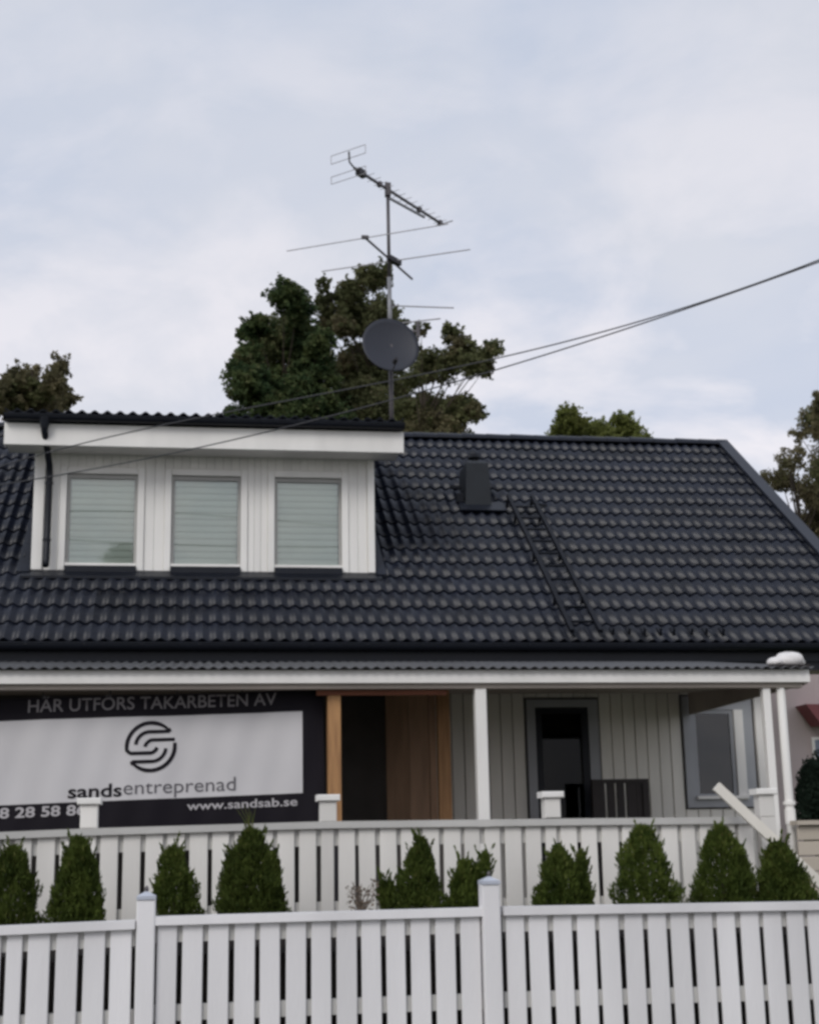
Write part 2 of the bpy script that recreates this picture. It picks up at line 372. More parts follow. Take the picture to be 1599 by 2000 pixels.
# porch window: grey casing, pale right jamb
win = MB().box(5.82, 5.93, WY - .03, WY + .04, .36, 1.66).box(6.56, 6.68, WY - .03, WY + .04, .36, 1.66).box(5.93, 6.56, WY - .03, WY + .04, 1.50, 1.66).box(5.93, 6.56, WY - .03, WY + .04, .36, .44).build('window', M['casing'], house)
win['label'] = 'porch window with grey casing, the lower one nearest the house corner'
fr = MB().box(5.932, 5.98, WY - .014, WY + .02, .442, 1.498).box(6.40, 6.445, WY - .014, WY + .02, .442, 1.498).box(5.98, 6.40, WY - .014, WY + .02, 1.455, 1.498).box(5.98, 6.40, WY - .02, WY + .02, .442, .515).build('window_frame', M['casing'], win)
bx('jamb_board', 'white', win, 6.447, 6.558, WY - .05, WY + .02, .442, 1.498)
bx('pane', 'glass3', win, 5.98, 6.40, WY + .004, WY + .010, .515, 1.455)
bx('window_backing', 'roompale', win, 5.94, 6.44, WY + .024, WY + .028, .45, 1.49)
bx('window_sill', 'white', win, 5.93, 6.56, WY - .08, WY - .031, .455, .49)

# --- opening in the wall under repair: dark wind sheet, brown board, raw timber
bx('wind_sheet', 'paper', house, -4, 2.28, WY - .004, WY + .026, -.8, 1.96)
pb = at(770, 1500, 15.6).x; 
bx('brown_panel', 'ply', house, at(800, 1500, 15.6).x, at(838, 1500, 15.6).x, 15.6, 15.63, -.8, 1.75)
bx('brown_panel', 'ply', house, at(755, 1500, 16.2).x, at(800, 1500, 16.2).x, 16.2, 16.23, -.8, 1.75)
bx('timber_stud', 'ply', house, at(840, 1500, 14.9).x, at(853, 1500, 14.9).x, 14.9, 15.0, -.8, 1.70)
bx('timber_stud', 'wood', house, at(857, 1500, 14.6).x, at(881, 1500, 14.6).x, 14.6, 14.7, -.8, 1.70)
bx('shade_board', 'paper', house, at(600, 1500, 14.5).x, at(892, 1500, 14.5).x, 14.5, 14.53, -.83, .12)  # added dark board standing in for deck shade behind the balustrade gaps
tp0, tp1 = at(640, 1500, 13.3).x, at(666, 1500, 13.3).x
bx('timber_post', 'wood', house, tp0, tp1, 13.27, 13.39, .16, 1.36, .006)
bx('shade_wrap', 'black', house, tp0 - .003, tp1 + .003, 13.267, 13.393, -.8, .158)  # added black sleeve, keeps the post foot dark like the shaded deck
bx('timber_header', 'redwood', house, at(618, 1350, 13.3).x, at(872, 1350, 13.3).x, 13.29, 13.34, 1.365, 1.44)

# --- porch roof, beam, posts
FX0, FX1 = -4.0, 5.93
pr = MB(); nw = int((FX1 + .02 - FX0) / .0165); vs = []; fs = []
for i in range(nw + 1):
    x = FX0 + i * .0165; h = .011 * math.sin(2 * math.pi * x / .099)
    vs += [(x, 13.03, 1.592 + h), (x, EY + .10, 2.02 + h), (x, 13.03, 1.585 + h)]
for i in range(nw): a = i * 3; fs += [(a, a + 3, a + 4, a + 1), (a + 2, a + 5, a + 3, a)]
pro = pr.add(vs, fs).build('porch_roof', M['porchroof'], house)
MB().ext([(13.15, 1.455), (16.44, 1.70), (16.44, 1.715), (13.15, 1.47)], FX0, FX1 - .05).build('porch_ceiling', M['soffit'], house)
MB().add([(FX1 - .045, 13.15, 1.44), (FX1 - .045, 16.44, 1.44), (FX1 - .045, 16.44, 2.0), (FX1 - .045, 13.15, 1.56),
          (FX1 - .01, 13.15, 1.44), (FX1 - .01, 16.44, 1.44), (FX1 - .01, 16.44, 2.0), (FX1 - .01, 13.15, 1.56)],
         [(0, 1, 2, 3), (7, 6, 5, 4), (0, 4, 5, 1), (1, 5, 6, 2), (2, 6, 7, 3), (3, 7, 4, 0)]).build('porch_gable_board', M['soffit'], house)
fb = MB().ext([(13.10, 1.457), (13.145, 1.457), (13.145, 1.578), (13.115, 1.578), (13.098, 1.50)], FX0, FX1)
fb.build('porch_fascia', M['white'], house)
bx('porch_beam', 'soffit', house, FX0, FX1 - .06, 13.148, 13.262, 1.41, 1.453)
def post(xc, y, w, m='white'):
    return MB().box(xc - w / 2, xc + w / 2, y - w / 2, y + w / 2, -.8, 1.408, .008).build('porch_post', M[m], house)
post(2.70, 13.205, .108); post(5.51, 13.205, .078)
dp = at(1540, 1450, 13.1)
MB().tube([(dp.x, 13.26, 1.56), (dp.x, 13.2, 1.40), (dp.x, 13.2, .36), (dp.x, 13.2, -.8)], .043, 10).build('downpipe', M['white'], house, True)
MB().tube([(dp.x, 13.2, .30), (dp.x, 13.2, .335)], .058, 10).build('pipe_clamp', M['white'], house)
MB().tube([(dp.x, 13.2, .12), (dp.x, 13.2, .26)], .052, 10).build('pipe_clamp', M['white'], house)

# ---------------------------------------------------------------- dormer
dw = MB().box(DX0 + .01, DX1 - .01, DY + .06, DY + .16, 3.2, 4.79)
for xa, xb in ((DX0 + .01, DX0 + .09), (DX1 - .09, DX1 - .01)):
    dw.add([(xa, DY + .14, 3.2), (xb, DY + .14, 3.2), (xb, 21, 6.05), (xa, 21, 6.05), (xa, DY + .14, 4.98), (xb, DY + .14, 4.98), (xb, 21, 6.11), (xa, 21, 6.11)],
           [(0, 3, 2, 1), (4, 5, 6, 7), (0, 1, 5, 4), (1, 2, 6, 5), (2, 3, 7, 6), (3, 0, 4, 7)])
dwall = dw.build('dormer_wall', M['room'], house)
WINS = [(-1.49, -.645), (-.235, .608), (1.025, 1.858)]
WZ0, WZ1 = 3.35, 4.49
CW = .085
edges = [DX0 + .13] + [e for a, b in WINS for e in (a - CW, b + CW)] + [DX1 - .09]
for i in (0, 2, 4, 6):
    boards(dwall, edges[i], edges[i + 1], DY + .058, 3.285, 4.735, .098, 'white', .0022)
for a, b in WINS: boards(dwall, a - CW, b + CW, DY + .058, WZ1 + .09, 4.735, .098, 'white', .0022)
bx('corner_board', 'white', dwall, DX0, DX0 + .128, DY + .0, DY + .058, 3.283, 4.735, .008)
bx('corner_board', 'white', dwall, DX1 - .088, DX1, DY + .0, DY + .058, 3.283, 4.735, .008)
for i, (a, b) in enumerate(WINS):
    w = MB()
    w.box(a - CW, a, DY + .01, DY + .056, 3.283, WZ1 + .087, .007); w.box(b, b + CW, DY + .01, DY + .056, 3.283, WZ1 + .087, .007)
    w.box(a + .001, b - .001, DY + .013, DY + .056, WZ1, WZ1 + .085, .007)
    wo = w.build('window', M['white'], house)
    wo['label'] = ['left dormer window beside the downpipe, a tree mirrored in it', 'middle dormer window with closed pale blind', 'right dormer window with closed pale blind'][i]
    f = .034
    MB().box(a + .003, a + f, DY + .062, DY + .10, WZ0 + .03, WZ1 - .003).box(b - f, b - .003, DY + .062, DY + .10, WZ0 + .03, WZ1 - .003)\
        .box(a + f, b - f, DY + .062, DY + .10, WZ1 - .05, WZ1 - .003).build('window_frame', M['sash'], wo)  # grey head strip also stands in for shade under the reveal
    bx('window_sill', 'white', wo, a + .003, b - .003, DY + .02, DY + .10, WZ0 - .008, WZ0 + .029)
    bx('flashing', 'metal_dark', wo, a + .002, b - .002, DY - .03, DY + .057, 3.26, WZ0 - .012)
    bx('pane', 'glass', wo, a + f, b - f, DY + .085, DY + .091, WZ0 + .031, WZ1 - .051)
    z = WZ0 + f + .004; k = 0
    while z < WZ1 - f - .06:
        x0_, x1_ = a + f + .004, b - f - .004; yb = DY + .115; vs = []
        for (dy_, dz_) in ((.008, 0), (.0, .007), (-.003, .039), (.002, .072), (.010, .0785)): vs += [(x0_, yb + dy_, z + dz_), (x1_, yb + dy_, z + dz_)]
        vs += [(x, y + .003, zz_) for x, y, zz_ in vs]
        MB().add(vs, [(2 * i_, 2 * i_ + 1, 2 * i_ + 3, 2 * i_ + 2) for i_ in range(4)] + [(10 + 2 * i_ + 2, 10 + 2 * i_ + 3, 10 + 2 * i_ + 1, 10 + 2 * i_) for i_ in range(4)]).build('blind_slat', M['blind'], wo)
        z += .0815; k += 1
# dormer needs a hole behind the glass: move its backing behind the blinds
for v in dwall.data.vertices:
    if abs(v.co.y - (DY + .06)) < 1e-4: v.co.y = DY + .135
DRX0, DRX1 = -2.20, 2.585
bx('dormer_fascia', 'white', house, DRX0, DRX1, 16.85, 16.885, 4.705, 4.975, .006)
MB().add([(DRX1 - .035, 16.886, 4.705), (DRX1, 16.886, 4.705), (DRX1, 18.4, 5.10), (DRX1 - .035, 18.4, 5.10), (DRX1 - .035, 16.886, 4.975), (DRX1, 16.886, 4.975), (DRX1, 18.4, 5.37), (DRX1 - .035, 18.4, 5.37)],
         [(0, 3, 2, 1), (4, 5, 6, 7), (0, 1, 5, 4), (1, 2, 6, 5), (2, 3, 7, 6), (3, 0, 4, 7)]).build('barge_board', M['white'], house)
bx('dormer_soffit', 'white', house, DRX0 + .01, DRX1 - .037, 16.886, DY + .055, 4.737, 4.757)
# dormer roof: shallow slope back to the ridge, wavy tile edge
DS = Vector((0, 4.25, .93)).normalized(); DN = Vector((0, -DS.z, DS.y))
dr = MB().ext([(16.84, 4.985), (21.1, 5.92), (21.1, 6.05), (16.84, 5.045)], DRX0 + .01, DRX1 - .01).build('dormer_roof', M['metal_dark'], house)
Bd = Matrix(((1, 0, 0), (0, DS.y, DN.y), (0, DS.z, DN.z)))
dme = bpy.data.meshes.new('roof_tile'); dme.from_pydata([tuple(Bd @ (v * 1.0)) for v in tv], [], tf); dme.materials.append(M['tile'])
for p in dme.polygons: p.use_smooth = p.index < 12
ntile = 16; tw2 = (DRX1 - DRX0) / ntile; sx = tw2 / TW
drest = MB()
for c in range(10):
    for k in range(ntile):
        p = Vector((DRX0 + k * tw2, 16.80, 5.075)) + DS * TC * c
        if c < 2: o = link('roof_tile', dme, None); o.parent = dr; o.location = p; o.scale = (sx, 1, 1)
        else: drest.add([p + Bd @ Vector((v.x * sx, v.y, v.z)) for v in tv], tf)
o = drest.build('roof_tile_field', M['tile'], dr); o['kind'] = 'stuff'
gutter('dormer_gutter', DRX0, DRX1, 16.775, 5.045, .062, house)
dpx = -1.73
MB().tube([(dpx, 16.775, 4.99), (dpx, 16.78, 4.90), (dpx, 16.80, 4.86), (dpx + .035, 17.18, 4.55), (dpx + .035, 17.22, 4.45), (dpx + .035, 17.22, 3.40), (dpx + .035, 17.16, 3.31)], .040, 10).build('dormer_downpipe', M['metal_dark'], house, True)
MB().tube([(dpx, 16.775, 5.03), (dpx, 16.775, 4.90)], [.075, .045], 10).build('gutter_outlet', M['metal_dark'], house)
for z in (4.32, 3.62): MB().tube([(dpx + .035, 17.22, z), (dpx + .035, 17.22, z + .025)], .050, 10).build('pipe_clamp', M['metal_dark'], house)
# lead apron under the dormer and beside it
a = roofp(DX0 - .10, (DY - EY) / SD.y - .17, .06); b_ = roofp(DX1 + .06, (DY - EY) / SD.y - .17, .06)
ap = MB(); ap.add([a, b_, (b_.x, DY + .05, 3.30), (a.x, DY + .05, 3.30), a - Vector((0, 0, .03)), b_ - Vector((0, 0, .03)), (b_.x, DY + .05, 3.22), (a.x, DY + .05, 3.22)], [(0, 1, 2, 3), (7, 6, 5, 4), (4, 5, 1, 0), (2, 6, 7, 3), (1, 5, 6, 2), (0, 3, 7, 4)])
ap.build('flashing', M['metal_dark'], house)
for xa, xb in ((DX0 - .16, DX0 - .005), (DX1 + .005, DX1 + .13)):
    s0 = (DY - EY) / SD.y - .05; s1 = s0 + 4.6; vs = [roofp(xa, s0, .055), roofp(xb, s0, .055), roofp(xb, s1, .055), roofp(xa, s1, .055), roofp(xa, s0, .02), roofp(xb, s0, .02), roofp(xb, s1, .02), roofp(xa, s1, .02)]
    MB().add(vs, [(0, 1, 2, 3), (7, 6, 5, 4), (4, 5, 1, 0), (1, 5, 6, 2), (0, 3, 7, 4)]).build('flashing', M['tile'], house)

# ---------------------------------------------------------------- ventilation hood on the roof
hb = roofp(3.93, 3.72, 0)
hd = MB(); y0 = hb.y
hd.add([(3.745, y0, hb.z), (4.12, y0, hb.z), (4.12, y0 + .75, hb.z), (3.745, y0 + .75, hb.z),
        (3.79, y0 + .06, hb.z + .72), (4.10, y0 + .06, hb.z + .72), (4.10, y0 + .55, hb.z + .72), (3.79, y0 + .55, hb.z + .72)],
       [(0, 3, 2, 1), (4, 5, 6, 7), (0, 1, 5, 4), (1, 2, 6, 5), (2, 3, 7, 6), (3, 0, 4, 7)])
hd.add([(3.79, y0 + .06, hb.z + .721), (4.10, y0 + .06, hb.z + .721), (4.10, y0 + .55, hb.z + .721), (3.79, y0 + .55, hb.z + .721),
        (3.83, y0 + .12, hb.z + .77), (4.06, y0 + .12, hb.z + .77), (4.06, y0 + .5, hb.z + .77), (3.83, y0 + .5, hb.z + .77)],
       [(4, 5, 6, 7), (0, 1, 5, 4), (1, 2, 6, 5), (2, 3, 7, 6), (3, 0, 4, 7)])
hood = hd.build('ventilation_hood', M['hood'], house)
MB().tube([(3.95, y0 + .3, hb.z + .77), (3.95, y0 + .3, hb.z + .85)], .05, 10).tube([(3.95, y0 + .3, hb.z + .85), (3.95, y0 + .3, hb.z + .91)], [.10, .07], 10).build('hood_cap', M['ladder'], hood)
MB().bar((3.58, y0 + .2, hb.z + .40), (3.74, y0 + .2, hb.z + .40), .06, .045).bar((3.64, y0 + .1, hb.z + .22), (3.73, y0 + .1, hb.z + .22), .08, .12).build('hood_bracket', M['ladder'], hood)
fl = MB(); vs = [roofp(x, s, n_) for n_ in (.082, .06) for x, s in ((3.66, 3.62), (4.30, 3.62), (4.30, 3.9), (3.66, 3.9))]
fl.add(vs, [(0, 1, 2, 3), (7, 6, 5, 4), (4, 5, 1, 0), (1, 5, 6, 2), (0, 3, 7, 4)]).build('hood_flashing', M['metal_dark'], hood)

# ================================================================== ROOF LADDER
lad = empty('roof_ladder', roofp(4.52, .1), 'black narrow ladder lying up the tiled roof slope right of the dormer', 'ladder')
LX0, LX1 = 4.35, 4.69
for x in (LX0, LX1): MB().bar(roofp(x, .02, .15), roofp(x + .03, 3.98, .15), .048, .05, SN).build('side_rail', M['ladder'], lad)
k = .28
while k < 3.95: MB().bar(roofp(LX0 + .02, k, .14), roofp(LX1 - .02, k, .14), .026, .024, SN).build('rung', M['ladder'], lad); k += .37
for s in (.9, 2.1, 3.3, 3.85):
    for x in (LX0, LX1): MB().bar(roofp(x, s, .03), roofp(x, s, .14), .03, .03, (1, 0, 0)).build('ladder_bracket', M['ladder'], lad)
MB().bar(roofp(LX1, 3.84, .10), roofp(LX1 + .22, 3.80, .08), .03, .03).build('ladder_bracket', M['ladder'], lad)

# ================================================================== FENCES
def lerp(a, b, t): return a + (b - a) * t
ff = empty('front_fence', (1.0, 9.9, -1.66), 'white picket fence along the street in front of the thuja bushes', 'fence')
GAPS_L = [-105, -51, 5, 47.5, 102, 156, 209, 262]
GAPS_M = [299, 349, 400, 451, 502, 552, 602, 651, 701, 749.5, 797, 845, 894, 943]
GAPS_R = [984, 1030, 1077.3, 1123.6, 1169, 1217, 1263, 1309, 1354.5, 1400, 1445.5, 1491, 1536.5, 1579, 1624, 1668]
def fence_panel(parent, gaps, vref, y, za, zb, m, gap=.036, t=.022, zlow=-1.6, rails=(), wear=0):
    xs = [at(u, vref, y).x for u in gaps]; n = len(xs); X0, X1 = xs[0], xs[-1]
    def ztop(x): return lerp(za, zb, (x - X0) / (X1 - X0))
    for i in range(n - 1):
        a, b = xs[i] + gap / 2, xs[i + 1] - gap / 2; d = random.uniform(-.002, .002); sk = random.uniform(-.004, .004)
        zt = ztop((a + b) / 2) - .058
        s = MB(); bev = .005
        s.box(a, b, y - t + d, y + d, zlow, zt, bev)
        o = s.build('slat', M[m], parent)
        for v in o.data.vertices: v.co.x += sk * (v.co.z - zlow)
    def rail(nm, dz0, dz1, yy0, yy1, ex=0):
        s = MB(); x0, x1 = X0 - ex, X1 + ex; e0, e1 = ztop(X0), ztop(X1)
        s.add([(x0, yy0, e0 + dz0), (x1, yy0, e1 + dz0), (x1, yy1, e1 + dz0), (x0, yy1, e0 + dz0), (x0, yy0, e0 + dz1), (x1, yy0, e1 + dz1), (x1, yy1, e1 + dz1), (x0, yy1, e0 + dz1)],
              [(0, 3, 2, 1), (4, 5, 6, 7), (0, 1, 5, 4), (1, 2, 6, 5), (2, 3, 7, 6), (3, 0, 4, 7)])
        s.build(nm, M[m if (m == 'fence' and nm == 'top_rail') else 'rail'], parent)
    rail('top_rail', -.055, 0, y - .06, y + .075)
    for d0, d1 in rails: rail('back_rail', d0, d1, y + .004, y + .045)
FR = ((-.165, -.058), (-.655, -.555))
fence_panel(ff, GAPS_L, 1900, 9.88, -.466, -.446, 'fence', rails=FR)
fence_panel(ff, GAPS_M, 1900, 9.90, -.428, -.426, 'fence', rails=FR)
fence_panel(ff, GAPS_R, 1900, 9.90, -.424, -.447, 'fence', rails=FR)
for u0, u1, v in ((264, 301, 1745), (945.5, 981, 1730)):
    x0, x1 = at(u0, 1900, 9.84).x, at(u1, 1900, 9.84).x; zt = at(800, v, 9.84).z - (.005 if u0 > 500 else .0)
    p = MB().box(x0, x1, 9.83, 9.955, -1.66, zt, .008).build('post', M['fence'], ff)
    xc = (x0 + x1) / 2; w = (x1 - x0) / 2 + .002
    c = MB().box(xc - w, xc + w, 9.822, 9.963, zt, zt + .022)
    c.add([(xc - w, 9.822, zt + .0225), (xc + w, 9.822, zt + .0225), (xc + w, 9.963, zt + .0225), (xc - w, 9.963, zt + .0225), (xc, 9.892, zt + .055)], [(0, 1, 4), (1, 2, 4), (2, 3, 4), (3, 0, 4)])
    c.build('post_cap', M['capmetal'], p)
    MB().tube([(xc, 9.892, zt + .045), (xc, 9.892, zt + .062), (xc, 9.892, zt + .075), (xc, 9.892, zt + .088)], [.008, .014, .012, .003], 8).build('finial', M['antenna'], p, True)

df = empty('deck_fence', (1.5, 11.7, -.84), 'white wooden balustrade round the terrace, behind the row of thuja bushes', 'balustrade')
DG1 = [-45, -2, 23, 66, 111, 155]; DG1b = [155, 191, 235, 278.5, 322, 365, 410, 452, 495, 537, 579.5, 622]
DG2 = [622, 656, 697, 738, 779.5, 821, 862, 904, 943, 982, 1023, 1062]
DG3 = [1062, 1092, 1133, 1172, 1213.6, 1249.5, 1290, 1329.5, 1365, 1403, 1442, 1479]
DR = ((-.19, -.058), (-.75, -.62))
fence_panel(df, DG1, 1700, 11.70, .150, .169, 'deckfence', gap=.036, zlow=-.78, rails=DR)
fence_panel(df, DG1b, 1700, 11.70, .169, .193, 'deckfence', gap=.036, zlow=-.78, rails=DR)
fence_panel(df, DG2, 1700, 11.70, .193, .184, 'deckfence', gap=.036, zlow=-.78, rails=DR)
fence_panel(df, DG3, 1700, 11.70, .184, .172, 'deckfence', gap=.036, zlow=-.78, rails=DR)
for u in (175, 640, 1076, 1493):
    c = at(u, 1580, 11.70); 
    zr = .17 + (.02 if u in (640, 1076) else 0)
    p = MB().box(c.x - .066, c.x + .066, 11.64, 11.765, zr, .352, .006)
    if u > 1400: p.box(c.x - .066, c.x + .066, 11.64, 11.765, -.8, zr - .001)
    p = p.build('post', M['deckfence'], df)
    MB().box(c.x - .092, c.x + .092, 11.612, 11.793, .352, .402, .006).build('post_cap', M['white'], p)

# ================================================================== STAIR HANDRAIL
h0, h1 = at(1398, 1536, 11.45), at(1640, 1762, 11.35)
hr = empty('stair_handrail', h1, 'cream sloping handrail of the terrace steps crossing the right fence post', 'handrail')
MB().bar(h0, h1, .055, .078).build('rail', M['stair'], hr)
MB().box(h1.x - .05, h1.x + .05, 11.3, 11.4, -1.2, h1.z - .03).build('newel_post', M['stair'], hr)

# ================================================================== BANNER
bn = empty('advertising_banner', (-.6, 13.36, .7), 'wide black and white company banner hung under the porch roof at left', 'banner')
BY = 13.40; tilt = .0262
def bw(x, z):   # banner space: x world, z height at x=0 -> hanging slightly askew with gentle folds
    yy = BY + .022 * math.sin(x * 3.1 + .6 + .5 * z) + .010 * math.sin(x * 8.3 + z * 2.4) + .004 * math.sin(x * 21 - z * 5) + .05 * (z - .7)
    return Vector((x, yy, z + tilt * x))
def sheet(x0, x1, z0, z1, off, m, nm, parent, th=.004, zf0=None, zf1=None):
    nx_ = max(2, int((x1 - x0) / .03)); nz_ = 12; b = MB(); vs = []
    for k_ in (0, 1):
        for j in range(nz_ + 1):
            for i in range(nx_ + 1):
                x = lerp(x0, x1, i / nx_); z = lerp(z0, z1, j / nz_); p = bw(x, z); p.y += -off + th * k_; vs.append(p)
    N = (nx_ + 1) * (nz_ + 1); fs = []
    for j in range(nz_):
        for i in range(nx_):
            a = j * (nx_ + 1) + i; fs.append((a, a + 1, a + nx_ + 2, a + nx_ + 1)); fs.append((N + a + nx_ + 1, N + a + nx_ + 2, N + a + 1, N + a))
    return b.add(vs, fs).build(nm, M[m], parent, True)
k = 13.40 / 13.05
cloth = sheet(-2.6, 1.252, .05, 1.40, 0, 'vblack', 'banner_sheet', bn)
sheet(-2.45, 1.025 * k, .443 * 1.02, 1.168 * k, .005, 'vinyl', 'white_panel', cloth, .003)
def curve_text(txt, m, name, parent, xa, xb, zbase, height, weight=0.0, off=.011, shear=0):
    cu = bpy.data.curves.new(name, 'FONT'); cu.body = txt; cu.size = 1; cu.offset = weight; cu.resolution_u = 4; cu.shear = shear
    ob = bpy.data.objects.new('tmp', cu); COL.objects.link(ob)
    dg = bpy.context.evaluated_depsgraph_get(); me = bpy.data.meshes.new_from_object(ob.evaluated_get(dg)); bpy.data.objects.remove(ob)
    xs = [v.co.x for v in me.vertices]; mn, mx = min(xs), max(xs)
    for v in me.vertices:
        x = lerp(xa, xb, (v.co.x - mn) / (mx - mn)); z = zbase + v.co.y * height / .7
        p = bw(x, z); p.y -= off; v.co = p
    me.materials.clear(); me.materials.append(M[m]); me.update(); me.name = name
    return link(name, me, parent)
curve_text('HÄR UTFÖRS TAKARBETEN AV', 'vshade', 'lettering', cloth, -1.392 * k, .793 * k, 1.235 * k, .115, .008)
curve_text('sands', 'vblack', 'lettering', cloth, -1.019 * k, -.56 * k, .477 * k, .115, .018)
curve_text('entreprenad', 'vthin', 'lettering', cloth, -.545 * k, .431 * k, .489 * k, .125, -.004)
curve_text('www.sandsab.se', 'vgrey', 'lettering', cloth, .007 * k, .977 * k, .333 * k, .075, .014)
curve_text('08 28 58 86', 'vgrey', 'lettering', cloth, -1.68 * k, -.86 * k, .330 * k, .088, .022)
# emblem of curved strokes
ecx, ecz, er = -.318 * k, .900 * k, .232
def ribbon(pts, w, mb):
    vs = []; n_ = len(pts)
    ws = w if isinstance(w, list) else [w] * n_
    for i in range(n_):
        a_ = Vector(pts[max(i - 1, 0)]); b2 = Vector(pts[min(i + 1, n_ - 1)]); d = (b2 - a_).normalized(); nn = Vector((-d.y, d.x)); p = Vector(pts[i])
        for s_ in (-1, 1):
            q = p + nn * ws[i] / 2 * s_; x = ecx + q.x * er; z = ecz + q.y * er; P_ = bw(x, z); P_.y -= .011; vs.append(P_)
    mb.add(vs, [(2 * i, 2 * i + 1, 2 * i + 3, 2 * i + 2) for i in range(n_ - 1)])
def arc(cx_, cy_, r_, a0, a1, n_=20, ry=None): return [(cx_ + r_ * math.cos(R(lerp(a0, a1, i / n_))), cy_ + (ry or r_) * math.sin(R(lerp(a0, a1, i / n_)))) for i in range(n_ + 1)]
em = MB()
for sg in (1, -1):
    def T(ps): return [(sg * x, sg * y) for x, y in ps]
    a_ = arc(0, 0, .93, 42, 178, 30)
    ribbon(T(a_), [lerp(.10, .15, min(1, i / 8)) for i in range(31)], em)
    a2 = arc(0, 0, .93, 178, 188, 3) + ([(-.84, -.20), (-.76, -.25), (-.6, -.25), (-.2, -.25), (0, -.25), (.1, -.22), (.19, -.14), (.24, -.04)] if sg == 1 else [])
    ribbon(T(a2), .14, em)
    ribbon(T([(.72, .58), (.5, .58), (.2, .58), (-.05, .58)] + arc(-.05, .05, .53, 92, 176, 12)), .135, em)
    ribbon(T([(.78, .57), (.70, .64), (.60, .68)]), [.03, .17, .05], em)
ribbon([(.92, .26), (.5, .26), (.1, .26), (-.02, .25), (-.12, .18), (-.20, .08), (-.23, 0)], .13, em)
em.build('emblem', M['vblack'], cloth)
for x in (-1.9, -1.3, -.7, -.1, .5, 1.2):
    for zz_ in (.13,):
        q = bw(x, zz_); MB().tube([q + Vector((0, -.004, 0)), q + Vector((0, -.010, 0))], .014, 10).build('eyelet', M['mast'], bn)
    p = bw(x, 1.385); MB().tube([p + Vector((0, -.005, 0)), p + Vector((0, .0, .06))], .006, 6).build('fixing_cord', M['cable'], bn)

# ================================================================== THINGS ON THE PORCH
bench = empty('wooden_bench', (5.05, 15.9, -.84), 'dark brown high-backed wooden bench against the porch wall between door and window', 'bench')
b0, b1 = at(1158, 1560, 15.9), at(1268, 1560, 15.9); zt = at(1210, 1522, 15.9).z
for i in range(5):
    x0 = lerp(b0.x + .06, b1.x - .14, i / 4)
    bx('back_slat', 'brown', bench, x0, x0 + (.11 if i in (3, ) else .085), 15.92, 15.95, -.40, zt - .04)
bx('top_rail', 'brown', bench, b0.x, b1.x, 15.90, 15.96, zt - .045, zt)
for x in (b0.x, b1.x - .07): bx('leg', 'brown', bench, x, x + .07, 15.90, 15.97, -.84, zt - .046)
for x in (b0.x, b1.x - .07): bx('leg', 'brown', bench, x, x + .06, 15.44, 15.50, -.84, -.20)
for x in (b0.x, b1.x - .07): bx('arm_rest', 'brown', bench, x, x + .06, 15.42, 15.899, -.199, -.16)
bx('seat', 'brown', bench, b0.x + .072, b1.x - .072, 15.45, 15.9, -.45, -.41)

# bag on the porch roof corner
bg_ = MB(); c = at(1540, 1291, 13.16)
def blob(mb, cx_, cy_, cz_, rx, ry, rz, seed, flat=.0):
    rs = random.Random(seed); ph = [rs.uniform(0, 6.28) for _ in range(6)]; n1_, n2_ = 14, 9; base = len(mb.v)
    for j in range(n2_ + 1):
        th = math.pi * j / n2_
        for i in range(n1_):
            t = 2 * math.pi * i / n1_; k_ = 1 + .10 * math.sin(3 * t + ph[0]) * math.sin(2 * th + ph[1]) + .06 * math.sin(5 * t + ph[2] + th * 3)
            z_ = math.cos(th) * rz * k_
            mb.v.append((cx_ + math.sin(th) * math.cos(t) * rx * k_, cy_ + math.sin(th) * math.sin(t) * ry * k_, cz_ + max(z_, -rz * .55)))
    for j in range(n2_):
        for i in range(n1_):
            a_ = base + j * n1_ + i; b2 = base + j * n1_ + (i + 1) % n1_; mb.f.append((a_, a_ + n1_, b2 + n1_, b2))
blob(bg_, c.x + .03, 13.2, 1.672, .145, .12, .085, 3)
blob(bg_, c.x - .13, 13.18, 1.655, .085, .09, .050, 5)
bo = bg_.build('plastic_bag', M['bag'], None, True); tag(bo, 'crumpled white plastic bag on the right end of the porch roof edge', 'bag')
tag(bx('timber_offcut', 'brown', None, c.x - .20, c.x + .175, 13.07, 13.32, 1.604, 1.624), 'thin brown board lying under the white bag on the porch roof', 'board')

# ================================================================== LOW WALL AND NEIGHBOUR AT THE RIGHT
lw = empty('low_boarded_wall', (6.5, 13.0, -1.7), 'low beige boarded wall right of the porch corner with a capping board', 'wall')
zt = at(1570, 1603, 13.0).z
bx('capping', 'beige', lw, 5.62, 9, 12.95, 13.12, zt - .04, zt)
zz = zt - .045
while zz > -.9: bx('board', 'beige', lw, 5.64, 9, 13.0 + random.uniform(-.002, .002), 13.03, zz - .135, zz - .006, .006); zz -= .14
nh = empty('neighbour_house', (13, 24, -1.7), 'pale pink neighbouring house with dull red roof edge seen beyond the porch corner', 'house')
nhw = MB().box(10.1, 16, 24, 30, -1.7, 3.2).build('wall', M['pinkwall'], nh)
p0 = at(1571, 1376, 23.6); p1 = at(1571, 1422, 23.6)
MB().add([(p0.x, 23.55, p0.z), (16.2, 23.55, p0.z), (16.2, 23.55, p0.z - .32), (p0.x + .26, 23.55, p0.z - .36), (p0.x, 24.0, p0.z), (16.2, 24.0, p0.z), (16.2, 24.0, p0.z - .32), (p0.x + .26, 24.0, p0.z - .36)],
         [(0, 1, 2, 3), (7, 6, 5, 4), (0, 4, 5, 1), (2, 6, 7, 3), (0, 3, 7, 4)]).build('canopy_roof', M['redpaint'], nh)
w0 = at(1584, 1440, 23.97)
wn_ = MB().box(w0.x, w0.x + 1.0, 23.95, 24.0, w0.z - .42, w0.z).build('window', M['white'], nh)
